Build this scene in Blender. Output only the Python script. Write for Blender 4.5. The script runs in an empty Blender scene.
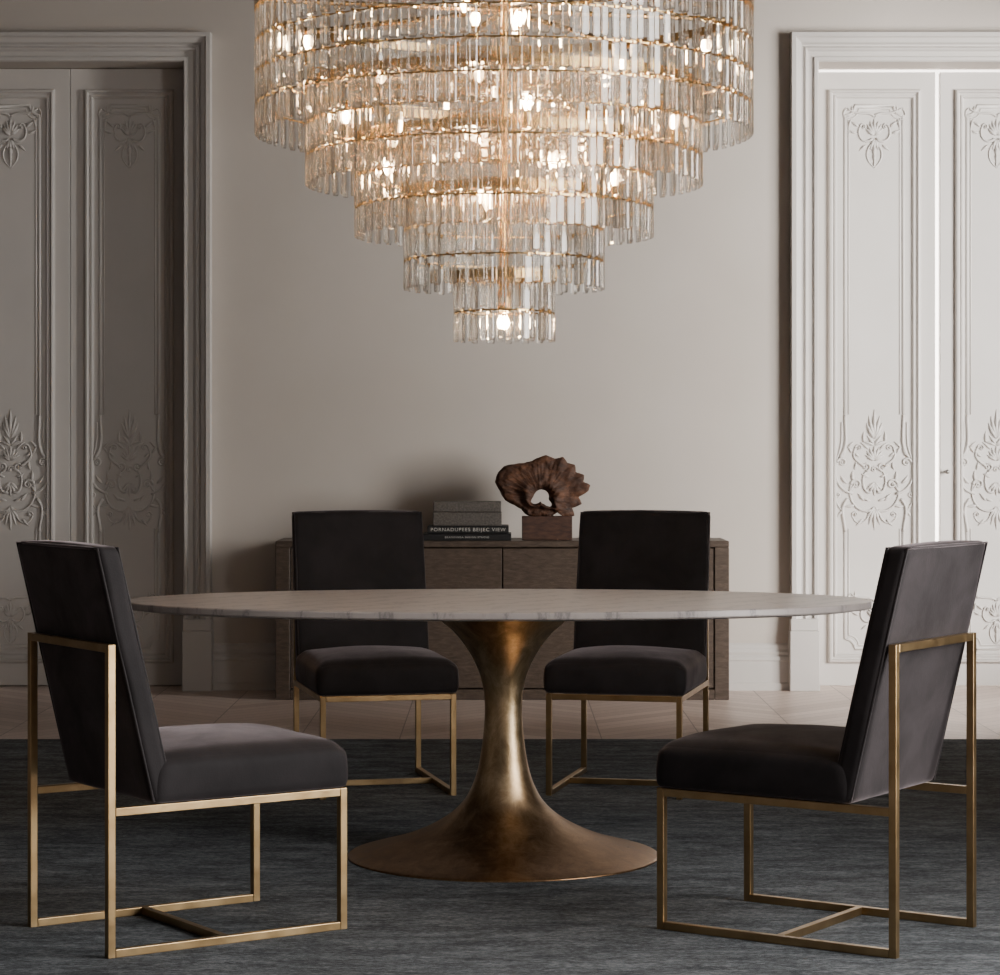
import bpy, bmesh, math, random
from mathutils import Vector, Matrix, noise
random.seed(7)
scene = bpy.context.scene
COL = scene.collection
PI = math.pi

# ------------------------------------------------------------------ helpers
def add(name, me, mat=None, parent=None, loc=(0,0,0), rot=(0,0,0), smooth=False, **props):
    o = bpy.data.objects.new(name, me)
    COL.objects.link(o)
    o.location = loc; o.rotation_euler = rot
    if parent: o.parent = parent
    if mat is not None and me is not None:
        me.materials.clear(); me.materials.append(mat)
    if smooth and me is not None:
        for p in me.polygons: p.use_smooth = True
    for k, v in props.items(): o[k] = v
    return o

def empty(name, loc, rotz=0, **props):
    o = bpy.data.objects.new(name, None)
    o.empty_display_size = 0.1
    COL.objects.link(o)
    o.location = loc; o.rotation_euler = (0,0,rotz)
    for k, v in props.items(): o[k] = v
    return o

def mesh_from(verts, faces, name="m"):
    me = bpy.data.meshes.new(name)
    me.from_pydata(verts, [], faces)
    bm = bmesh.new(); bm.from_mesh(me)
    bmesh.ops.recalc_face_normals(bm, faces=bm.faces)
    bm.to_mesh(me); bm.free()
    me.update()
    return me

def box_into(bm, x0,x1,y0,y1,z0,z1):
    vs = [bm.verts.new((x,y,z)) for x in (x0,x1) for y in (y0,y1) for z in (z0,z1)]
    for f in ((0,1,3,2),(4,6,7,5),(0,4,5,1),(2,3,7,6),(0,2,6,4),(1,5,7,3)):
        bm.faces.new([vs[i] for i in f])

def boxes(lst, bevel=0.0, seg=2):
    bm = bmesh.new()
    for b in lst: box_into(bm, *b)
    bmesh.ops.recalc_face_normals(bm, faces=bm.faces)
    if bevel > 0:
        bmesh.ops.bevel(bm, geom=list(bm.edges), offset=bevel, segments=seg, affect='EDGES', profile=0.5)
    me = bpy.data.meshes.new("b"); bm.to_mesh(me); bm.free()
    return me

def lathe(profile, n=64, cap=True):
    verts=[]; faces=[]
    for r,z in profile:
        for i in range(n):
            a=2*PI*i/n; verts.append((r*math.cos(a), r*math.sin(a), z))
    for j in range(len(profile)-1):
        for i in range(n):
            k=(i+1)%n
            faces.append((j*n+i, j*n+k, (j+1)*n+k, (j+1)*n+i))
    if cap:
        faces.append(tuple(range(n))); faces.append(tuple(range((len(profile)-1)*n, len(profile)*n)))
    return mesh_from(verts, faces)

def tube_data(V, F, pts, rads, n=8, sq=1.0, closed=False):
    base=len(V); m=len(pts)
    for i,p in enumerate(pts):
        p=Vector(p)
        if closed:
            t=(Vector(pts[(i+1)%m])-Vector(pts[i-1]))
        else:
            t=(Vector(pts[min(i+1,m-1)])-Vector(pts[max(i-1,0)]))
        if t.length<1e-9: t=Vector((1,0,0))
        t.normalize()
        up=Vector((0,1,0)) if abs(t.y)<0.9 else Vector((1,0,0))
        a=t.cross(up).normalized(); b=a.cross(t).normalized()
        for k in range(n):
            an=2*PI*k/n
            V.append(tuple(p + a*math.cos(an)*rads[i] + b*math.sin(an)*rads[i]*sq))
    for i in range(m if closed else m-1):
        j=(i+1)%m
        for k in range(n):
            l=(k+1)%n
            F.append((base+i*n+k, base+i*n+l, base+j*n+l, base+j*n+k))
    if not closed:
        F.append(tuple(base+k for k in range(n)))
        F.append(tuple(base+(m-1)*n+k for k in range(n)))

def bez(p0,p1,p2,p3,n=14):
    out=[]
    for i in range(n+1):
        t=i/n; s=1-t
        out.append(tuple(s**3*a+3*s*s*t*b+3*s*t*t*c+t**3*d for a,b,c,d in zip(p0,p1,p2,p3)))
    return out

# ------------------------------------------------------------------ materials
def newmat(name):
    m=bpy.data.materials.new(name); m.use_nodes=True
    nt=m.node_tree
    b=nt.nodes["Principled BSDF"]
    return m,nt,b
def N(nt,t,**kw):
    n=nt.nodes.new(t)
    for k,v in kw.items(): setattr(n,k,v)
    return n
def ramp(nt, fac, stops):
    r=nt.nodes.new("ShaderNodeValToRGB")
    els=r.color_ramp.elements
    while len(els)<len(stops): els.new(0.5)
    for e,(p,c) in zip(els,stops):
        e.position=p; e.color=(*c,1)
    nt.links.new(fac,r.inputs[0])
    return r.outputs[0]
def coords(nt, scale=(1,1,1), rot=(0,0,0), kind="Object"):
    tc=N(nt,"ShaderNodeTexCoord"); mp=N(nt,"ShaderNodeMapping")
    mp.inputs["Scale"].default_value=scale; mp.inputs["Rotation"].default_value=rot
    nt.links.new(tc.outputs[kind],mp.inputs[0])
    return mp.outputs[0]
def noise_tex(nt, vec, scale, detail=4, rough=.55, dist=0):
    n=N(nt,"ShaderNodeTexNoise"); n.inputs["Scale"].default_value=scale
    n.inputs["Detail"].default_value=detail; n.inputs["Roughness"].default_value=rough
    n.inputs["Distortion"].default_value=dist
    nt.links.new(vec,n.inputs["Vector"]); return n.outputs["Fac"]
def bump(nt,b,h,strength=.2,dist=.01):
    bp=N(nt,"ShaderNodeBump"); bp.inputs["Strength"].default_value=strength
    bp.inputs["Distance"].default_value=dist
    nt.links.new(h,bp.inputs["Height"]); nt.links.new(bp.outputs[0],b.inputs["Normal"])

def mat_noise(name, c1, c2, scale=3, rough=.6, metallic=0, bs=.1, bscale=60, stretch=(1,1,1), r2=None, lo=.35, hi=.65, detail=5):
    m,nt,b=newmat(name)
    v=coords(nt,stretch)
    f=noise_tex(nt,v,scale,detail)
    nt.links.new(ramp(nt,f,[(lo,c1),(hi,c2)]), b.inputs["Base Color"])
    b.inputs["Roughness"].default_value=rough
    if r2 is not None:
        mr=N(nt,"ShaderNodeMapRange"); mr.inputs[1].default_value=.3; mr.inputs[2].default_value=.7
        mr.inputs[3].default_value=rough; mr.inputs[4].default_value=r2
        nt.links.new(noise_tex(nt,v,scale*2.3,5),mr.inputs[0]); nt.links.new(mr.outputs[0],b.inputs["Roughness"])
    b.inputs["Metallic"].default_value=metallic
    if bs: bump(nt,b,noise_tex(nt,v,bscale,4),bs,.004)
    return m

def velvet(name,c1,c2,sh):
    m,nt,b=newmat(name)
    v=coords(nt,(1,1,1))
    f=noise_tex(nt,v,7,5,.6,.3)
    nt.links.new(ramp(nt,f,[(.35,c1),(.65,c2)]), b.inputs["Base Color"])
    b.inputs["Roughness"].default_value=.75
    b.inputs["Specular IOR Level"].default_value=.2
    mr=N(nt,"ShaderNodeMapRange"); mr.inputs[1].default_value=.35; mr.inputs[2].default_value=.65
    mr.inputs[3].default_value=sh*.7; mr.inputs[4].default_value=sh*1.25
    nt.links.new(f,mr.inputs[0]); nt.links.new(mr.outputs[0],b.inputs["Sheen Weight"])
    b.inputs["Sheen Tint"].default_value=(.66,.565,.59,1)
    b.inputs["Sheen Roughness"].default_value=.40
    bump(nt,b,noise_tex(nt,v,240,3),.25,.002)
    return m

M_wall = mat_noise("plaster_wall",(.48,.435,.39),(.52,.475,.43),1.2,.75,bs=.06,bscale=40)
M_side_wall = mat_noise("bounce_darkened_plaster",(.085,.08,.075),(.11,.10,.095),1.2,.8,bs=.05,bscale=40)  # unseen side walls coloured dark to lower the bounced light
M_trim = mat_noise("painted_trim",(.51,.485,.46),(.55,.525,.50),2,.42,bs=.03,bscale=50)
M_ceil = mat_noise("bounce_darkened_ceiling",(.10,.095,.09),(.13,.125,.12),2,.8,bs=0)  # ceiling out of view, darkened in colour so less light bounces
M_brass= mat_noise("antique_brass",(.32,.215,.105),(.45,.32,.17),9,.28,metallic=1,bs=.05,bscale=120,r2=.42)
M_brassc=mat_noise("polished_brass",(.62,.41,.18),(.78,.56,.28),9,.25,metallic=1,bs=0)
M_dark = mat_noise("dark_leather_book",(.008,.008,.009),(.014,.014,.015),12,.5,bs=.1)
M_pages= mat_noise("book_pages",(.35,.32,.27),(.5,.46,.4),60,.8,bs=.3,stretch=(1,1,20))
M_box  = mat_noise("shagreen_box",(.055,.047,.040),(.12,.105,.092),110,.55,bs=.8,bscale=200)
M_ink  = mat_noise("title_foil",(.50,.48,.45),(.58,.56,.52),10,.5,bs=0)
M_block= mat_noise("walnut_block",(.036,.016,.010),(.078,.035,.022),20,.6,stretch=(1,1,3),bs=.3,bscale=90)
M_metal= mat_noise("nickel_handle",(.3,.29,.28),(.4,.39,.38),8,.3,metallic=1,bs=0)
M_velvet = velvet("charcoal_velvet",(.0105,.0090,.0097),(.0175,.0150,.0162),.44)
M_piping = velvet("velvet_piping",(.017,.015,.016),(.026,.023,.024),.75)

def wood(name,c1,c2,c3,sx=(1,1,14),rough=.5,bs=.25,scale=3.0):
    m,nt,b=newmat(name)
    v=coords(nt,sx)
    f=noise_tex(nt,v,scale,9,.7,.5)
    nt.links.new(ramp(nt,f,[(.32,c1),(.5,c2),(.68,c3)]),b.inputs["Base Color"])
    b.inputs["Roughness"].default_value=rough
    bump(nt,b,f,bs,.004)
    return m
M_side = wood("brown_oak_veneer",(.042,.028,.020),(.074,.052,.038),(.110,.080,.060),sx=(1.2,1.2,5),scale=16,bs=.45)
M_sculpt=wood("weathered_root_wood",(.016,.006,.003),(.060,.023,.010),(.135,.054,.023),sx=(5,5,9),rough=.75,bs=.9)

def ped():
    m,nt,b=newmat("burnished_bronze")
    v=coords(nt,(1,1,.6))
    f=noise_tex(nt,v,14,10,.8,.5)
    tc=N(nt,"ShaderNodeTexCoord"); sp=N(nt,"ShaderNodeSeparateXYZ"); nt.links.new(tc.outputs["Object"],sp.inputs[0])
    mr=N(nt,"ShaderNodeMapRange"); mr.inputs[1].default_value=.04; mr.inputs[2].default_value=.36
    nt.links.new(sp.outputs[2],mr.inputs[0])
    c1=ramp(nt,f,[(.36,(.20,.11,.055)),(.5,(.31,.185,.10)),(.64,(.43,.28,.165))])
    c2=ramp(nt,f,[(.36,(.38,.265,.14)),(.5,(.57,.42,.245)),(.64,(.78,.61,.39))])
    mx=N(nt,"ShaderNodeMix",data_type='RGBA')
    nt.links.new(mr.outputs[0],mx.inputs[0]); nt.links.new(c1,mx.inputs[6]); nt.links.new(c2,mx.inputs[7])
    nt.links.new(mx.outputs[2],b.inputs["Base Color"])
    b.inputs["Metallic"].default_value=1
    r=N(nt,"ShaderNodeMapRange"); r.inputs[1].default_value=.3; r.inputs[2].default_value=.7; r.inputs[3].default_value=.26; r.inputs[4].default_value=.44
    nt.links.new(f,r.inputs[0]); nt.links.new(r.outputs[0],b.inputs["Roughness"])
    bump(nt,b,f,.2,.0035)
    return m
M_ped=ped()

def marble():
    m,nt,b=newmat("carrara_marble")
    v=coords(nt,(1,1.0,0.35),(0,0,.7))
    w=N(nt,"ShaderNodeTexWave"); w.wave_type='BANDS'
    w.inputs["Scale"].default_value=2.6; w.inputs["Distortion"].default_value=9; w.inputs["Detail"].default_value=8
    w.inputs["Detail Scale"].default_value=3.0; w.inputs["Detail Roughness"].default_value=.72
    nt.links.new(v,w.inputs["Vector"])
    vein=ramp(nt,w.outputs["Fac"],[(.0,(.24,.222,.216)),(.06,(.345,.312,.298)),(.3,(.405,.363,.345))])
    cl=ramp(nt,noise_tex(nt,v,14,8,.7),[(.3,(.84,.84,.845)),(.7,(1,1,1))])
    mx=N(nt,"ShaderNodeMix",data_type='RGBA',blend_type='MULTIPLY'); mx.inputs[0].default_value=1
    nt.links.new(vein,mx.inputs[6]); nt.links.new(cl,mx.inputs[7])
    nt.links.new(mx.outputs[2],b.inputs["Base Color"])
    b.inputs["Roughness"].default_value=.3
    return m
M_marble=marble()

def floor_mat():
    m,nt,b=newmat("chevron_oak")
    tc=N(nt,"ShaderNodeTexCoord"); sp=N(nt,"ShaderNodeSeparateXYZ"); nt.links.new(tc.outputs["Object"],sp.inputs[0])
    def MA(op,a,bb=None):
        n=N(nt,"ShaderNodeMath",operation=op)
        for i,x in enumerate((a,bb)):
            if x is None: continue
            if isinstance(x,(int,float)): n.inputs[i].default_value=x
            else: nt.links.new(x,n.inputs[i])
        return n.outputs[0]
    P=.42
    pp=MA('PINGPONG',sp.outputs[0],P)
    vv=MA('ADD',sp.outputs[1],pp)
    q=MA('DIVIDE',vv,.12)
    fl=MA('FLOOR',q); fr=MA('FRACT',q)
    colx=MA('FLOOR',MA('DIVIDE',sp.outputs[0],P))
    cb=N(nt,"ShaderNodeCombineXYZ"); nt.links.new(fl,cb.inputs[0]); nt.links.new(colx,cb.inputs[1])
    wn=N(nt,"ShaderNodeTexWhiteNoise"); nt.links.new(cb.outputs[0],wn.inputs["Vector"])
    pc=ramp(nt,wn.outputs["Value"],[(0,(.56,.44,.38)),(.5,(.64,.515,.45)),(1,(.72,.59,.52))])
    seam=MA('MULTIPLY',MA('GREATER_THAN',fr,.05),MA('GREATER_THAN',MA('FRACT',MA('DIVIDE',sp.outputs[0],P)),.012))
    g=noise_tex(nt,coords(nt,(4,4,1)),12,6)
    gr=ramp(nt,g,[(.3,(.87,.87,.87)),(.7,(1,1,1))])
    mx=N(nt,"ShaderNodeMix",data_type='RGBA',blend_type='MULTIPLY'); mx.inputs[0].default_value=1
    nt.links.new(pc,mx.inputs[6]); nt.links.new(gr,mx.inputs[7])
    m2=N(nt,"ShaderNodeMix",data_type='RGBA')
    nt.links.new(seam,m2.inputs[0]); m2.inputs[6].default_value=(.28,.215,.18,1); nt.links.new(mx.outputs[2],m2.inputs[7])
    nt.links.new(m2.outputs[2],b.inputs["Base Color"])
    b.inputs["Roughness"].default_value=.40
    return m
M_floor=floor_mat()

def rug_mat():
    m,nt,b=newmat("slate_wool_rug")
    a=noise_tex(nt,coords(nt,(1,2.8,1)),4.0,9,.85)
    c=noise_tex(nt,coords(nt,(1,2.0,1)),60,5,.88)
    ad=N(nt,"ShaderNodeMath",operation='ADD'); nt.links.new(a,ad.inputs[0]); nt.links.new(c,ad.inputs[1])
    hf=N(nt,"ShaderNodeMath",operation='MULTIPLY'); nt.links.new(ad.outputs[0],hf.inputs[0]); hf.inputs[1].default_value=.5
    nt.links.new(ramp(nt,hf.outputs[0],[(.42,(.044,.048,.053)),(.5,(.112,.121,.130)),(.58,(.25,.264,.278))]),b.inputs["Base Color"])
    b.inputs["Roughness"].default_value=.95
    b.inputs["Specular IOR Level"].default_value=.15
    bump(nt,b,hf.outputs[0],1.0,.022)
    return m
M_rug=rug_mat()

def crystal_mat():
    m=bpy.data.materials.new("cut_crystal"); m.use_nodes=True; nt=m.node_tree
    nt.nodes.clear()
    out=N(nt,"ShaderNodeOutputMaterial")
    gl=N(nt,"ShaderNodeBsdfGlass"); gl.inputs["Color"].default_value=(1,.995,.985,1); gl.inputs["Roughness"].default_value=.0; gl.inputs["IOR"].default_value=1.5
    tr=N(nt,"ShaderNodeBsdfTransparent"); tr.inputs["Color"].default_value=(1,.995,.982,1)
    m1=N(nt,"ShaderNodeMixShader"); m1.inputs[0].default_value=.38
    nt.links.new(gl.outputs[0],m1.inputs[1]); nt.links.new(tr.outputs[0],m1.inputs[2])
    gs=N(nt,"ShaderNodeBsdfGlossy"); gs.inputs["Color"].default_value=(1,.98,.95,1); gs.inputs["Roughness"].default_value=.03
    m3=N(nt,"ShaderNodeMixShader"); m3.inputs[0].default_value=.04
    nt.links.new(m1.outputs[0],m3.inputs[1]); nt.links.new(gs.outputs[0],m3.inputs[2])
    df=N(nt,"ShaderNodeBsdfTranslucent"); df.inputs["Color"].default_value=(.95,.85,.72,1)
    m2=N(nt,"ShaderNodeMixShader"); m2.inputs[0].default_value=.02
    nt.links.new(m3.outputs[0],m2.inputs[1]); nt.links.new(df.outputs[0],m2.inputs[2])
    nt.links.new(m2.outputs[0],out.inputs[0])
    return m
M_crystal=crystal_mat()
def emis(name,col,s):
    m,nt,b=newmat(name)
    b.inputs["Base Color"].default_value=(*col,1)
    b.inputs["Emission Color"].default_value=(*col,1); b.inputs["Emission Strength"].default_value=s
    return m
M_bulb=emis("warm_bulb",(1,.66,.36),230)

# ------------------------------------------------------------------ room
YW=5.05; CH=3.9; XL=-4.4; XR=3.12; YB=-8.5
LO=(-2.79,-1.58); RO=(1.59,2.81); ZO=3.14; TH=.25
add("floor", boxes([(XL-.3,XR+.3,YB,YW+1.7,-.1,0)]), M_floor, kind="structure")
add("ceiling", boxes([(XL-.2,XR+.2,YB,YW+1.7,CH,CH+.1)]), M_ceil, kind="structure")
add("wall_back", boxes([(XL-.2,LO[0],YW,YW+TH,0,CH),(LO[1],RO[0],YW,YW+TH,0,CH),(RO[1],XR+.2,YW,YW+TH,0,CH),
     (LO[0],LO[1],YW,YW+TH,ZO,CH),(RO[0],RO[1],YW,YW+TH,ZO,CH)]), M_wall, kind="structure")
add("wall_left", boxes([(XL-.2,XL,YB,YW,0,CH)]), M_side_wall, kind="structure")
WA=(2.45,4.65); WB=(-5.6,-1.2); WZ=(.25,3.3)
add("wall_right", boxes([(XR,XR+.2,YB,WB[0],0,CH),(XR,XR+.2,WB[1],WA[0],0,CH),(XR,XR+.2,WA[1],YW,0,CH),
   (XR,XR+.2,WB[0],WB[1],0,WZ[0]),(XR,XR+.2,WB[0],WB[1],WZ[1],CH),
   (XR,XR+.2,WA[0],WA[1],0,WZ[0]),(XR,XR+.2,WA[0],WA[1],WZ[1],CH)]), M_side_wall, kind="structure")
for nm,WY,k in (("window_1",WA,2),("added_fill_window",WB,3)):  # the front window is an added opening for fill light
    wf=[(XR+.05,XR+.12,WY[0],WY[1],WZ[0],WZ[0]+.06),(XR+.05,XR+.12,WY[0],WY[1],WZ[1]-.06,WZ[1])]
    for i in range(k+1):
        y=WY[0]+(WY[1]-WY[0]-.05)*i/k
        wf.append((XR+.05,XR+.12,y,y+.05,WZ[0]+.06,WZ[1]-.06))
    add(nm, boxes(wf), M_trim, kind="structure")
add("wall_hall", boxes([(XL-.2,XR+.2,YW+1.5,YW+1.6,0,CH),(-.05,.05,YW+TH,YW+1.5,0,CH),(XL-.2,XL-.1,YW+TH,YW+1.5,0,CH),(XR+.1,XR+.2,YW+TH,YW+1.5,0,CH)]), M_trim, kind="structure")

prof=[(0,0),(0,.022),(.006,.030),(.02,.030),(.024,.016),(.05,.016),(.056,.030),(.066,.038),(.074,.026),(.082,.026),(.09,.047),(.112,.058),(.118,.072),(.138,.072),(.14,.05),(.14,0)]
def casing(name,x0,x1,zt):
    V=[];F=[]
    for t,h in prof:
        for p in ((x0-t,0),(x0-t,zt+t),(x1+t,zt+t),(x1+t,0)):
            V.append((p[0],YW-h,p[1]))
    for j in range(len(prof)-1):
        for i in range(3):
            F.append((j*4+i,j*4+i+1,(j+1)*4+i+1,(j+1)*4+i))
    return add(name,mesh_from(V,F),M_trim,kind="structure")
casing("trim_1",LO[0],LO[1],ZO); casing("trim_2",RO[0],RO[1],ZO)
n=3
for x0,x1 in ((LO[0]-.15,LO[0]+.0),(LO[1],LO[1]+.15),(RO[0]-.15,RO[0]),(RO[1],RO[1]+.15)):
    add(f"trim_{n}",boxes([(x0,x1,YW-.08,YW,0,.30),(x0+.004,x1-.004,YW-.074,YW,.30,.36)],.004,1),M_trim,kind="structure"); n+=1
def base(name,x0,x1):
    pr=[(0,0),(.03,0),(.03,.035),(.022,.04),(.022,.145),(.026,.15),(.026,.165),(.016,.175),(.02,.19),(.012,.205),(.012,.225),(0,.235)]
    V=[];F=[]
    for h,z in pr:
        V.append((x0,YW-h,z)); V.append((x1,YW-h,z))
    for j in range(len(pr)-1): F.append((2*j,2*j+1,2*j+3,2*j+2))
    add(name,mesh_from(V,F),M_trim,kind="structure")
base("baseboard_back",LO[1]+.15,RO[0]-.15)
base("baseboard_back_left",XL,LO[0]-.15); base("baseboard_back_right",RO[1]+.15,XR)

# ---- door leaves
class Orn:
    def __init__(s,k,sq): s.V=[];s.F=[];s.k=k;s.sq=sq
    def T(s,pts,r0,r1):
        m=len(pts); tube_data(s.V,s.F,[(p[0],0,p[1]) for p in pts],[s.k*(r0+(r1-r0)*i/(m-1)) for i in range(m)],8,s.sq)
    def leaf(s,cx,cz,ang,L,w,bend=0):
        m=8; pts=[];rr=[];x,z=cx,cz
        for i in range(m):
            t=i/(m-1); pts.append((x,0,z)); rr.append(max(.0012,s.k*w*math.sin(PI*(t**.8*.9+.07))))
            x+=math.cos(ang+bend*t)*L/(m-1); z+=math.sin(ang+bend*t)*L/(m-1)
        tube_data(s.V,s.F,pts,rr,8,s.sq*.9)
    def spiral(s,cx,cz,R,a0,turns,d,r=.006):
        pts=[]
        for i in range(24):
            t=i/23; a=a0+d*turns*2*PI*t; rr=R*(1-.82*t)
            pts.append((cx+rr*math.cos(a),cz+rr*math.sin(a)))
        s.T(pts,r,r*.6); s.leaf(cx-.004,cz,0,.009,.008)
    def mesh(s): return mesh_from(s.V,s.F)
def ornament_mid():
    o=Orn(1.06,1.15)
    for k in (-2,-1,0,1,2):
        o.leaf(0,.17,PI/2+k*.28,.16-.032*abs(k),.010,-k*.12)
    for k in (-2,-1,1,2):
        o.leaf(0,.13,PI/2+k*.5,.07,.008,k*.25)
    for k in range(-3,4):
        o.leaf(0,.05,PI/2+k*.34,.085-.009*abs(k),.009)
    for k in range(-2,3):
        o.leaf(0,-.07,-PI/2+k*.40,.075-.008*abs(k),.009)
    for k in range(-2,3):
        o.leaf(0,-.20,-PI/2+k*.28,.13-.025*abs(k),.009)
    o.spiral(0,0,.021,0,1,1,.005)
    for s in (1,-1):
        def B(a,b,c,d,r0=.0075,r1=.0045): o.T([(s*p[0],p[1]) for p in bez(a,b,c,d)],r0,r1)
        def S(cx,cz,R,a0,turns,d,r=.0065):
            if s<0: a0=PI-a0; d=-d
            o.spiral(s*cx,cz,R,a0,turns,d,r)
        def Lf(cx,cz,a,L,w,b=0): o.leaf(s*cx,cz,a if s>0 else PI-a,L,w,b if s>0 else -b)
        B((.01,-.22),(.08,-.25),(.15,-.17),(.125,-.085)); S(.096,-.08,.029,0,1.3,1)
        B((.015,-.12),(.055,-.15),(.078,-.04),(.043,-.01)); S(.044,.016,.024,-PI/2,1.3,-1)
        B((.115,-.13),(.19,-.12),(.225,-.03),(.198,.035)); S(.172,.04,.026,0,1.3,1)
        B((.055,.02),(.10,.05),(.125,.07),(.10,.12)); S(.081,.12,.020,0,1.2,1,.005)
        B((.185,.065),(.135,.13),(.155,.19),(.155,.30),.008,.007)
        B((.205,.05),(.165,.13),(.176,.19),(.173,.26),.005,.004)
        B((.14,-.16),(.195,-.21),(.155,-.27),(.155,-.34),.008,.007)
        B((.20,-.06),(.235,-.12),(.20,-.19),(.175,-.22),.006,.004); S(.195,-.135,.018,0,1.1,-1,.005)
        B((.03,-.25),(.055,-.31),(.105,-.30),(.118,-.25),.005,.003); S(.102,-.245,.017,0,1.1,1,.004)
        for a in ((.11,-.065,1.3,.06,.008,.4),(.145,-.075,.7,.055,.008,.5),(.175,.07,2.1,.07,.008,-.3),(.10,-.19,-.4,.065,.008,.6),
                  (.055,-.17,1.0,.055,.008,-.3),(.078,.07,.6,.05,.007,.4),(.03,-.04,.3,.045,.007,.3),(.105,.0,1.9,.05,.007,-.4),
                  (.13,-.12,2.0,.05,.007,.4),(.20,-.01,1.1,.055,.007,-.4),(.03,.11,.9,.06,.007,-.4),(.055,.15,1.4,.06,.007,.4),
                  (.065,-.27,-1.0,.05,.007,.4),(.14,.12,2.2,.05,.007,.4),(.02,-.17,.2,.05,.007,.5),(.215,.04,1.5,.06,.007,.5),
                  (.16,-.22,-.6,.055,.007,-.5),(.12,.09,1.2,.05,.006,-.5)): Lf(*a)
    return o.mesh()
def ornament_top():
    o=Orn(1.06,1.15)
    for k in range(-3,4): o.leaf(0,-.03,PI/2+k*.36,.085-.008*abs(k),.010,-k*.1)
    for k in (-1,0,1): o.leaf(0,-.05,-PI/2+k*.5,.06,.009,-k*.3)
    for i,(w,L) in enumerate(((.010,.05),(.008,.045),(.006,.04))): o.leaf(0,-.09-.035*i,-PI/2,L,w)
    for s in (1,-1):
        def B(a,b,c,d,r0=.007,r1=.004): o.T([(s*p[0],p[1]) for p in bez(a,b,c,d)],r0,r1)
        B((.0,.065),(.05,.10),(.08,.06),(.155,.105),.007,.005)
        B((.155,.105),(.19,.09),(.17,.03),(.14,.055),.005,.003)
        B((.01,-.05),(.07,-.09),(.11,-.02),(.075,.02)); o.spiral(s*.062,.012,.018,0 if s>0 else PI,1.1,1 if s>0 else -1,.005)
        B((.02,-.08),(.06,-.12),(.04,-.17),(.0,-.195),.005,.003)
        o.leaf(s*.09,.01,PI/2-s*.8,.055,.008,-s*.4); o.leaf(s*.10,-.02,PI/2-s*1.4,.05,.007,s*.4); o.leaf(s*.045,-.08,PI/2-s*2.2,.05,.007)
        o.leaf(s*.12,.075,PI/2-s*.3,.045,.007,s*.4); o.leaf(s*.13,.05,-PI/2+s*.5,.05,.007,-s*.5)
    return o.mesh()
ME_om=ornament_mid(); ME_ot=ornament_top()
for me in (ME_om,ME_ot):
    me.materials.append(M_trim)
    for p in me.polygons: p.use_smooth=True
def rect_mould(x0,x1,z0,z1,pr):
    V=[];F=[]
    for t,h in pr:
        for p in ((x0+t,z0+t),(x0+t,z1-t),(x1-t,z1-t),(x1-t,z0+t)):
            V.append((p[0],-h,p[1]))
    for j in range(len(pr)-1):
        for i in range(4):
            k=(i+1)%4
            F.append((j*4+i,j*4+k,(j+1)*4+k,(j+1)*4+i))
    return V,F
MP=[(0,-.001),(0,.014),(.006,.023),(.014,.025),(.02,.012),(.027,.009),(.031,.017),(.038,.017),(.043,.004),(.048,-.001)]
def merge(parts):
    V=[];F=[]
    for v,f in parts:
        b=len(V); V+=v; F+=[tuple(i+b for i in x) for x in f]
    return mesh_from(V,F)
def arch(x0,x1,z0,z1,r,rad):
    s=1 if z1>z0 else -1
    pts=[(x0,0,z0),(x0,0,z0+(z1-z0)*.5)]
    for i in range(9):
        a=-s*PI/2+s*(PI/2)*i/8
        pts.append((x0+r*math.cos(a),0,z1+r*math.sin(a)))
    for i in range(9):
        a=PI + s*(PI/2)*i/8
        pts.append((x1+r*math.cos(a),0,z1+r*math.sin(a)*1))
    pts+=[(x1,0,z0+(z1-z0)*.5),(x1,0,z0)]
    V=[];F=[]; tube_data(V,F,pts,[rad]*len(pts),8,1.0); return V,F
LH=3.137
def leaf_door(name,xc,w,handle=False,h=LH,y=YW+.2):
    root=add(name,boxes([(-w/2,w/2,0,.045,.004,h)],.002,1),M_trim,loc=(xc,y,0),kind="structure")
    mo=merge([rect_mould(-w/2+.075,w/2-.075,.12,3.03,MP)])
    add("panel_moulding",mo,M_trim,parent=root)
    q=.148
    inn=merge([arch(-q,q,1.38,2.95,.05,.008),arch(-q+.018,q-.018,1.38,2.932,.05,.0045),
               arch(-q,q,.80,.19,.05,.008),arch(-q+.018,q-.018,.80,.208,.05,.0045)])
    add("inner_moulding",inn,M_trim,parent=root,smooth=True)
    o=add("carved_ornament",ME_ot,None,parent=root,loc=(0,-.001,2.83)); o.scale=(.9,1.3,1)
    o=add("carved_ornament",ME_om,None,parent=root,loc=(0,-.001,1.10)); o.scale=(.955,1.3,.93)
    o=add("carved_ornament",ME_ot,None,parent=root,loc=(0,-.001,.38)); o.scale=(.78,1.3,.85)
    if handle:
        add("door_knob",lathe([(.009,0),(.009,.004),(.005,.008),(.005,.022),(.010,.027),(.012,.034),(.008,.041),(.002,.043)],20),M_metal,parent=root,loc=(-w/2+.03,0,1.09),rot=(PI/2,0,0),smooth=True)
    return root
lw=(LO[1]-LO[0])/2-.0035
leaf_door("door_1",LO[0]+.002+lw/2,lw)
leaf_door("door_2",LO[1]-.002-lw/2,lw)
def lf(name,x0,x1,**k): leaf_door(name,(x0+x1)/2,x1-x0,h=3.120,**k)
lf("door_3",1.592,2.212); lf("door_4",2.236,2.808,handle=True)

# ------------------------------------------------------------------ rug
me=boxes([(-2.55,2.55,-2.7,2.87,0,.012)],.004,2)
add("area_rug",me,M_rug,loc=(0,0,.0005),label="dark slate blue wool rug covering the wooden floor",category="rug")
RZ=.0125

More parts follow.
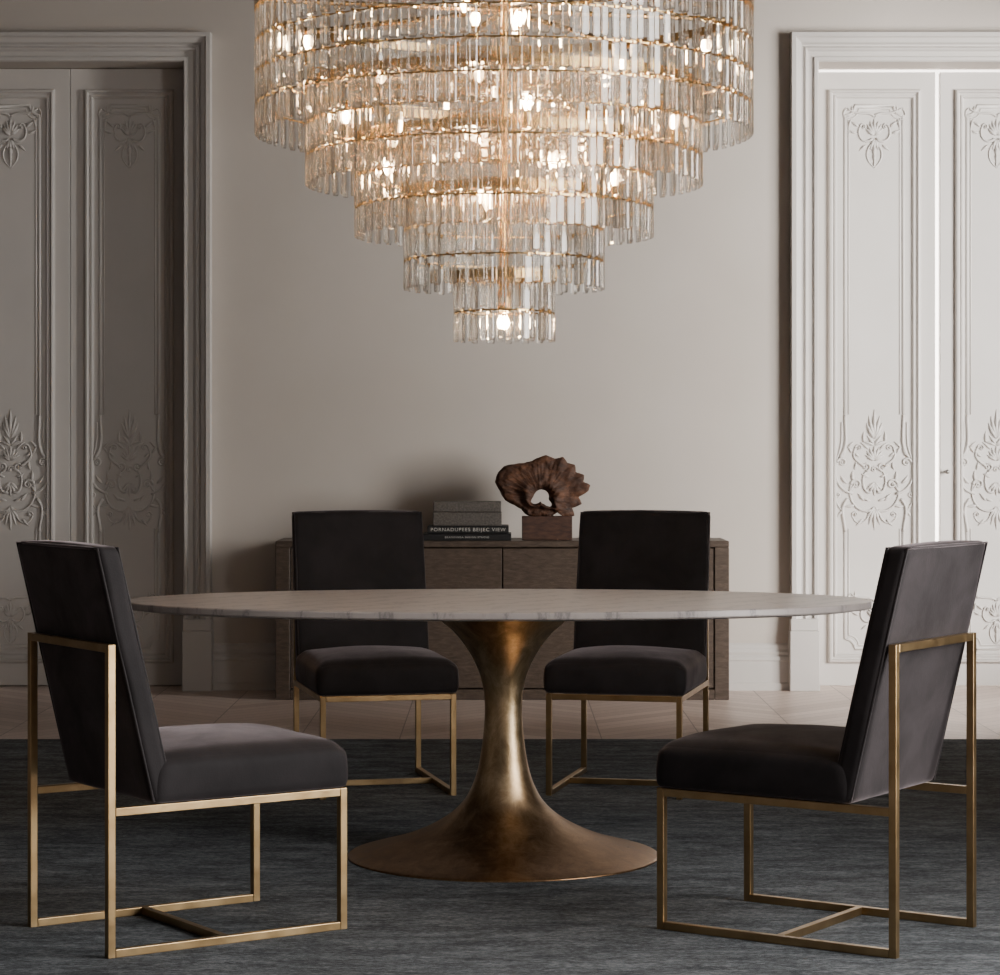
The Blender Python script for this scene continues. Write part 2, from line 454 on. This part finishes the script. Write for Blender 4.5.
# ------------------------------------------------------------------ table
tbl=empty("dining_table",(0,.04,RZ),label="oval marble dining table on a flared bronze pedestal",category="table")
A=1.107;Bq=.575
def ell_top():
    V=[];F=[];n=192
    ringdef=[(-.006,.7375),(-.0015,.736),(0,.733),(0,.720),(-.003,.716),(-.04,.710)]
    for off,z in ringdef:
        for i in range(n):
            a=2*PI*i/n; V.append(((A+off)*math.cos(a),(Bq+off)*math.sin(a),z))
    for j in range(len(ringdef)-1):
        for i in range(n):
            k=(i+1)%n; F.append((j*n+i,j*n+k,(j+1)*n+k,(j+1)*n+i))
    F.append(tuple(range(n))); F.append(tuple(range((len(ringdef)-1)*n,len(ringdef)*n)))
    return mesh_from(V,F)
add("tabletop",ell_top(),M_marble,parent=tbl,loc=(-.003,.06,0.004))
P=[(.455,0),(.456,.0025),(.452,.005),(.42,.014),(.36,.030),(.30,.049),(.245,.071),(.192,.098),(.147,.129),(.113,.165),(.090,.208),(.074,.257),(.064,.314),(.0575,.37),(.0545,.43),(.058,.482),(.069,.53),(.088,.575),(.116,.62),(.150,.66),(.19,.692),(.215,.7135)]
def cr(P,k=4):
    out=[]
    for i in range(len(P)-1):
        p0=P[max(i-1,0)];p1=P[i];p2=P[i+1];p3=P[min(i+2,len(P)-1)]
        for j in range(k):
            t=j/k
            out.append(tuple(.5*((2*b)+(-a+c)*t+(2*a-5*b+4*c-d)*t*t+(-a+3*b-3*c+d)*t**3) for a,b,c,d in zip(p0,p1,p2,p3)))
    out.append(P[-1]); return out
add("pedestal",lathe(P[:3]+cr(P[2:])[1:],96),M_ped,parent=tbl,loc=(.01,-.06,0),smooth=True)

# ------------------------------------------------------------------ chairs
CW=.472; CD=.646; T=.0195; HP=.733; RAIL=.350; CU=.486
hw=CW/2; hd=CD/2; cu_=CU/2
def round_box(hx,hy,hz,rfun,cuts=22):
    bm=bmesh.new(); box_into(bm,-1,1,-1,1,-1,1)
    bmesh.ops.recalc_face_normals(bm,faces=bm.faces)
    bmesh.ops.subdivide_edges(bm,edges=list(bm.edges),cuts=cuts,use_grid_fill=True)
    f=lambda u: math.copysign(1-(1-abs(u))**1.9,u)
    for v in bm.verts:
        q=f(v.co.z); r=rfun(q)
        p=Vector((f(v.co.x)*hx,f(v.co.y)*hy,q*hz))
        c=Vector((max(-hx+r,min(hx-r,p.x)),max(-hy+r,min(hy-r,p.y)),max(-hz+r,min(hz-r,p.z))))
        d=p-c
        if d.length>1e-7: p=c+d.normalized()*r
        v.co=p
    return bm
def tube_box(x0,x1,y0,y1,z0,z1): return boxes([(x0,x1,y0,y1,z0,z1)],.0015,2)
ME={}
ME['leg_r']=tube_box(-T/2,T/2,-T/2,T/2,0,HP)
ME['leg_f']=tube_box(-T/2,T/2,-T/2,T/2,0,RAIL)
ME['run']=tube_box(-hd+T,hd-T,-T/2,T/2,0,T)
ME['rail']=tube_box(-hd+T,hd-T,-T/2,T/2,RAIL-T,RAIL)
ME['cross']=tube_box(-T/2,T/2,-hw+T,hw-T,0,T)
def seat():
    x0,x1=-.205,hd+.000; hx=(x1-x0)/2; hz=.058
    bm=round_box(hx,cu_,hz,lambda q: .016+(.044-.016)*max(0,min(1,q*.5+.5)))
    for v in bm.verts:
        u=v.co.x/hx; w=v.co.y/cu_; q=v.co.z/hz
        if q>0: v.co.z+=.026*q*max(0,1-abs(u)**2.6)*max(0,1-abs(w)**2.6)
        v.co.z+=noise.noise(Vector((v.co.x*6,v.co.y*6,2)))*.003*max(0,q)
        v.co.x+=.006*u*(1-q*q); v.co.y+=.006*w*(1-q*q)
        v.co.x+=(x0+x1)/2; v.co.z+=RAIL+.001+hz
    me=bpy.data.meshes.new("seat"); bm.to_mesh(me); bm.free(); return me
ME['seat']=seat()
BZ0,BZ1=RAIL+.001,.962; BOFF=.090; TH_B=.060
def rear(z): return -hd+T+BOFF-(z-BZ0)*BOFF/(HP-BZ0)
def backrest():
    hz=(BZ1-BZ0)/2
    bm=round_box(TH_B/2,cu_,hz,lambda q:.018,cuts=26)
    for v in bm.verts:
        w=v.co.y/cu_; q=v.co.z/hz
        if v.co.x>0: v.co.x+=.012*max(0,1-w**4)*max(0,1-q**4)
        v.co.x+=noise.noise(Vector((v.co.x*3,v.co.y*5,v.co.z*5)))*.004
        z=v.co.z+BZ0+hz
        v.co.y*=1-.012*max(0,q)
        v.co.z=z+(.005*(1-w*w) if q>.9 else 0); v.co.x+=rear(z)+TH_B/2+.003
    me=bpy.data.meshes.new("br"); bm.to_mesh(me); bm.free()
    V=[];F=[]
    i_=.006; ct=cu_*.988
    a=[(rear(BZ0)+.007,-cu_+i_,BZ0+.006),(rear(BZ1)+.007,-ct+i_,BZ1-.004),(rear(BZ1)+.007,ct-i_,BZ1-.004),(rear(BZ0)+.007,cu_-i_,BZ0+.006)]
    pts=[]
    for i in range(3):
        for k in range(12):
            t=k/12; pts.append(tuple(a[i][c]*(1-t)+a[i+1][c]*t for c in range(3)))
    pts.append(a[3])
    tube_data(V,F,pts,[.0035]*len(pts),6)
    b=[(p[0]+TH_B-.008,p[1],p[2]) for p in pts]
    tube_data(V,F,b,[.0035]*len(b),6)
    return me, mesh_from(V,F)
ME['back'],ME['pipe']=backrest()
for k in ('leg_r','leg_f','run','rail','cross'): ME[k].materials.append(M_brass)
ME['seat'].materials.append(M_velvet); ME['back'].materials.append(M_velvet); ME['pipe'].materials.append(M_piping)
for k in ('seat','back','pipe'):
    for p in ME[k].polygons: p.use_smooth=True

def chair(cx,cy,ang,label):
    c=empty("dining_chair",(cx,cy,RZ),math.radians(ang),label=label,category="chair",group="dining chairs around the table")
    h2=T/2
    for nm,me,x,y in (("rear_leg",'leg_r',-hd+h2,-hw+h2),("rear_leg",'leg_r',-hd+h2,hw-h2),("front_leg",'leg_f',hd-h2,-hw+h2),("front_leg",'leg_f',hd-h2,hw-h2),
                      ("floor_runner",'run',0,-hw+h2),("floor_runner",'run',0,hw-h2),("seat_rail",'rail',0,-hw+h2),("seat_rail",'rail',0,hw-h2)):
        add(nm,ME[me],None,parent=c,loc=(x,y,0))
    add("front_rail",ME['cross'],None,parent=c,loc=(hd-h2,0,RAIL-T))
    add("back_bar",ME['cross'],None,parent=c,loc=(-hd+h2,0,HP-T))
    add("stretcher",ME['cross'],None,parent=c,loc=(-.01,0,0))
    add("seat",ME['seat'],None,parent=c); add("backrest",ME['back'],None,parent=c)
    add("piping",ME['pipe'],None,parent=c)
    return c
chair(.788,-1.110,146,"charcoal velvet chair with brass frame, back turned toward viewer")
chair(-.778,-1.110,34,"charcoal velvet chair with brass frame, back turned toward viewer")
chair(-.452,1.48,-77,"charcoal velvet chair with brass frame, facing the table")
chair(.460,1.48,-103,"charcoal velvet chair with brass frame, facing the table")

# ------------------------------------------------------------------ sideboard
sx0,sx1=-1.078,1.100; sy0,sy1=4.56,YW-.04; sz=.763
ox,oy=(sx0+sx1)/2,(sy0+sy1)/2
sb=empty("sideboard",(ox,oy,0),label="low grey-brown oak sideboard standing against the wall",category="sideboard")
hx=(sx1-sx0)/2; hy=(sy1-sy0)/2
add("body",boxes([(-hx,hx,-hy,hy,sz-.03,sz),(-hx,-hx+.07,-hy,hy,.0,sz-.03),(hx-.07,hx,-hy,hy,0,sz-.03),(-hx+.07,hx-.07,-hy,hy,.0,.05),(-hx+.07,hx-.07,hy-.03,hy,.05,sz-.03)],.003,1),M_side,parent=sb)
dw=(2*hx-.14)/4
for i in range(4):
    x=-hx+.07+dw*(i+.5)
    add("cabinet_door",boxes([(-dw/2+.003,dw/2-.003,0,.022,.056,sz-.036)],.002,1),M_side,parent=sb,loc=(x,-hy+.006,0))

def book(name,x0,x1,z0,z1,label,text=None,d=.27,y0=4.62,ts=.8,tw_=.85):
    w=x1-x0; h=z1-z0; e=.0035
    r=empty(name,((x0+x1)/2,y0+d/2,z0),label=label,category="book",group="books on the sideboard")
    add("cover",boxes([(-w/2,w/2,-d/2,d/2,0,e),(-w/2,w/2,-d/2,d/2,h-e,h),(-w/2,w/2,-d/2,-d/2+e,e,h-e)],.001,1),M_dark,parent=r)
    add("pages",boxes([(-w/2+.006,w/2-.006,-d/2+e,d/2-.006,e,h-e)]),M_pages,parent=r)
    if text:
        cu=bpy.data.curves.new("t",'FONT'); cu.body=text; cu.size=h; cu.align_x='CENTER'; cu.align_y='CENTER'; cu.extrude=.0003; cu.space_character=1.2
        to=bpy.data.objects.new("t",cu); COL.objects.link(to)
        bpy.context.view_layer.update()
        me=bpy.data.meshes.new_from_object(to.evaluated_get(bpy.context.evaluated_depsgraph_get()))
        bpy.data.objects.remove(to)
        xs=[v.co.x for v in me.vertices]; tw=max(xs)-min(xs); s=(w*tw_)/tw
        o=add("spine_title",me,M_ink,parent=r,loc=(0,-d/2-.0008,h/2),rot=(PI/2,0,0)); o.scale=(s,ts,1)
    return r
book("book",-.372,.054,sz,sz+.033,"thick black book at the bottom of the stack","BRANDINGA DESIGN STUDIO",y0=4.60,ts=.34,tw_=.5)
book("book",-.350,.042,sz+.0345,sz+.070,"black book with white lettering on spine","PORNADUPEES BEIJEC VIEW",ts=.66,tw_=.92)
z=sz+.0705
bx=empty("storage_box",(-.158,4.74,z),label="grey-brown shagreen lidded box on top of the books",category="box")
add("box_base",boxes([(-.166,.166,-.1,.1,0,.0655)],.003,2),M_box,parent=bx)
add("lid",boxes([(-.164,.164,-.099,.099,.067,.116)],.004,2),M_box,parent=bx)

# sculpture
sc=empty("sculpture",(.229,4.75,sz),label="weathered brown root wood ring sculpture on a block",category="sculpture")
add("plinth",boxes([(-.122,.122,-.06,.06,0,.115)],.003,2),M_block,parent=sc)
def sculpt():
    px=1/205.
    cx0,cy0=541,501
    out=[(590,488),(583,485),(584,478),(576,475),(575,468),(567,466),(563,460),(555,462),(546,458),(538,461),(532,464),(524,466),(514,467),(504,469),(498,476),(495,485),(500,494),(505,503),(514,508),(521,512),(525,517),(532,520),(541,519),(550,520),(557,515),(565,521),(575,519),(572,511),(582,507),(579,500),(588,494)]
    pol=sorted([(math.degrees(math.atan2(cy0-y,x-cx0))%360,math.hypot(x-cx0,y-cy0)) for x,y in out])
    pol=[(pol[-1][0]-360,pol[-1][1])]+pol+[(pol[0][0]+360,pol[0][1])]
    def R(a):
        for (a0,r0),(a1,r1) in zip(pol,pol[1:]):
            if a0<=a<=a1:
                t=(a-a0)/max(1e-6,(a1-a0)); return r0*(1-t)+r1*t
        return 40
    V=[];F=[];na,ns=300,60
    for i in range(na):
        a=360*i/na; ar=math.radians(a)
        r1=R(a)
        da=((a-322+180)%360)-180; db=((a-205+180)%360)-180; dc=((a-262+180)%360)-180
        r0=7.6+1.0*math.cos(ar-1.2)+6.0*math.exp(-(da/18.)**2)+3.5*math.exp(-(db/22.)**2)-3.0*math.exp(-(dc/22.)**2)
        mid=(r1+r0)/2; hwid=(r1-r0)/2
        for k in range(ns):
            b=2*PI*k/ns
            cb,sb_=math.cos(b),math.sin(b)
            rr=mid+hwid*math.copysign(abs(cb)**.55,cb)
            t=(rr-r0)/(r1-r0)
            yy=math.copysign(abs(sb_)**.45,sb_)*(.054-.018*t)
            x=rr*math.cos(ar)*px; z_=rr*math.sin(ar)*px
            p=Vector((x,yy,z_))
            lip=.016*math.exp(-((t-.2)/.13)**2)*abs(sb_) - .008*math.exp(-((t-.5)/.12)**2)*abs(sb_)
            q=Vector((p.x*1.0,p.y*.3,p.z*1.0))
            d=noise.noise(q*9)*.010+noise.noise(p*26)*.007+noise.noise(p*70)*.004+noise.noise(p*150)*.0025
            nrm=Vector((cb*math.cos(ar)*.35,sb_,cb*math.sin(ar)*.35))
            p=p+nrm*d+Vector((0,math.copysign(1,sb_)*lip,0))
            V.append(tuple(p))
    for i in range(na):
        j=(i+1)%na
        for k in range(ns):
            l=(k+1)%ns
            F.append((i*ns+k,i*ns+l,j*ns+l,j*ns+k))
    return mesh_from(V,F)
add("carved_ring",sculpt(),M_sculpt,parent=sc,loc=(-.029,0,.203),smooth=True)

# ------------------------------------------------------------------ chandelier
CX=.012
ch=empty("chandelier",(CX,0,CH),label="large round tiered crystal and brass chandelier, lit, over the table",category="chandelier")
def L(z): return z-CH
tiers=[(.730,2.12,4),(.583,1.974,3),(.440,1.824,3),(.296,1.67,3),(.150,1.518,2)]
ROW=.090; CL=.081; CWD=.0228; CT=.0115
w=CWD/2;t=CT/2
CP=[(-w,-t*.45),(-w,t*.45),(-w*.66,t),(w*.66,t),(w,t*.45),(w,-t*.45),(w*.66,-t),(-w*.66,-t)]
NP=len(CP)
cv=[];cf=[]
for z in (-CL/2,-CL/2+.005,CL/2-.005,CL/2):
    k=.80 if abs(z)>CL/2-.001 else 1
    for x,y in CP: cv.append((x*k,y*k,z))
for j in range(3):
    for i in range(NP):
        k=(i+1)%NP; cf.append((j*NP+i,j*NP+k,(j+1)*NP+k,(j+1)*NP+i))
cf.append(tuple(range(NP-1,-1,-1))); cf.append(tuple(range(3*NP,4*NP)))
ME_c=mesh_from(cv,cf); ME_c.materials.append(M_crystal)
places=[]
for ti,(r,zb,rows) in enumerate(tiers):
    n=2*round(PI*r/.0278)
    for row in range(rows):
        for i in range(n):
            a=2*PI*i/n
            odd=i%2
            rr=r-CT/2-(.011 if odd else 0)
            z_=zb+CL/2+row*ROW+(.006 if odd else 0)
            places.append((rr*math.cos(a),rr*math.sin(a),L(z_),a+PI/2+random.uniform(-.13,.13)))
camp=Vector((0,-7.2,1.2))
places.sort(key=lambda p:(Vector((p[0]+CX,p[1],p[2]+CH))-camp).length)
ind=places[:98]; rest=places[98:]
for x,y,z_,a in ind:
    add("crystal",ME_c,None,parent=ch,loc=(x,y,z_),rot=(0,0,a))
V=[];F=[]
for x,y,z_,a in rest:
    b=len(V); ca,sa=math.cos(a),math.sin(a)
    for vx,vy,vz in cv: V.append((x+vx*ca-vy*sa,y+vx*sa+vy*ca,z_+vz))
    F+=[tuple(i+b for i in f) for f in cf]
add("crystal_curtain",mesh_from(V,F),M_crystal,parent=ch,kind="stuff")
V=[];F=[]
for x,y,z_,a in places:
    b=len(V); ca,sa=math.cos(a),math.sin(a)
    for vx in (-.0022,.0022):
        for vy in (-.005,.005):
            for vz in (CL/2-.002,CL/2+.006): V.append((x+vx*ca-vy*sa,y+vx*sa+vy*ca,z_+vz))
    F+=[tuple(i+b for i in f) for f in ((0,1,3,2),(4,6,7,5),(0,4,5,1),(2,3,7,6),(0,2,6,4),(1,5,7,3))]
add("crystal_clips",mesh_from(V,F),M_brassc,parent=ch,kind="stuff")
def ring_mesh(r,z0,z1,th=.006,n=96):
    V=[];F=[]
    for rr,z in ((r,z0),(r,z1),(r-th,z1),(r-th,z0)):
        for i in range(n):
            a=2*PI*i/n; V.append((rr*math.cos(a),rr*math.sin(a),z))
    for j in range(4):
        k=(j+1)%4
        for i in range(n):
            l=(i+1)%n; F.append((j*n+i,j*n+l,k*n+l,k*n+i))
    return mesh_from(V,F)
for ti,(r,zb,rows) in enumerate(tiers):
    zt=zb+rows*ROW
    add("tier_ring",ring_mesh(r+.002,L(zt+.000),L(zt+.026),.020),M_brassc,parent=ch)
    for row in range(1,rows):
        add("tier_ring",ring_mesh(r-.0225,L(zb+row*ROW-.005),L(zb+row*ROW),.002),M_brassc,parent=ch)
    ns=8 if ti<3 else (6 if ti==3 else 4)
    V=[];F=[]
    for i in range(ns):
        a=2*PI*(i+.3)/ns
        tube_data(V,F,[(.012*math.cos(a),.012*math.sin(a),L(zt+.013)),((r-.015)*math.cos(a),(r-.015)*math.sin(a),L(zt+.013))],[.008,.008],8)
    add("spoke_frame",mesh_from(V,F),M_brassc,parent=ch)
add("stem",lathe([(.012,L(1.60)),(.02,L(1.61)),(.02,L(1.66)),(.013,L(1.67)),(.013,L(2.55)),(.02,L(2.56)),(.02,L(2.62)),(.011,L(2.63)),(.011,L(3.86))],24),M_brassc,parent=ch,smooth=True)
add("canopy",lathe([(.09,L(3.899)),(.09,L(3.88)),(.03,L(3.85)),(.012,L(3.845))],32),M_brassc,parent=ch,smooth=True)
bp=[]
for r,nb,zz,a0 in ((.12,1,2.45,-2.35),(.11,1,2.285,-2.3),(.10,1,2.10,-2.2),(.09,1,1.93,-2.2),(.60,5,2.36,-.25),(.50,5,2.15,-2.7),(.36,4,2.01,-2.75)):
    for i in range(nb):
        a=a0+2*PI*i/nb; bp.append((r*math.cos(a),r*math.sin(a),zz))
bp.append((0,0,1.575))
ME_b=lathe([(.003,.021),(.010,.019),(.014,.012),(.0155,.004),(.013,-.005),(.009,-.013),(.007,-.019)],14)
ME_b.materials.append(M_bulb)
for p in ME_b.polygons: p.use_smooth=True
ME_s=lathe([(.010,-.06),(.011,-.055),(.011,-.025),(.008,-.019)],14); ME_s.materials.append(M_brassc)
for i,(x,y,z_) in enumerate(bp):
    last=(i==len(bp)-1)
    add("light_bulb",ME_b,None,parent=ch,loc=(x,y,L(z_)),rot=(PI if last else 0,0,0))
    add("bulb_socket",ME_s,None,parent=ch,loc=(x,y,L(z_)),rot=(PI if last else 0,0,0))

# ------------------------------------------------------------------ lights
def area(name,loc,rot,sx,sy,p,col):
    l=bpy.data.lights.new(name,'AREA'); l.shape='RECTANGLE'; l.size=sx; l.size_y=sy; l.energy=p; l.color=col
    o=bpy.data.objects.new(name,l); COL.objects.link(o); o.location=loc; o.rotation_euler=rot; return o
area("window_daylight",(6.2,.2,2.0),(0,PI/2,math.radians(-40)),3.4,3.2,1750,(1,.96,.915))
area("added_front_fill",(XR+.45,-3.4,1.9),(0,PI/2,math.radians(22)),3.0,4.2,640,(1,.97,.94))  # added fill lamp brightening chairs, table and rug from the front right
area("hall_light",(2.2,YW+.35,1.8),(PI/2,0,0),1.6,3.2,460,(1,.97,.94))
w=bpy.data.worlds.new("World"); scene.world=w; w.use_nodes=True
w.node_tree.nodes["Background"].inputs[0].default_value=(.84,.87,.93,1)
w.node_tree.nodes["Background"].inputs[1].default_value=.085

# ------------------------------------------------------------------ camera
cam=bpy.data.cameras.new("Camera"); co=bpy.data.objects.new("Camera",cam); COL.objects.link(co)
co.location=(0,-7.2,1.2); co.rotation_euler=(PI/2,0,0)
cam.sensor_width=36; cam.sensor_fit='HORIZONTAL'; cam.lens=88.2; cam.shift_y=-.0375
cam.clip_end=100
scene.camera=co
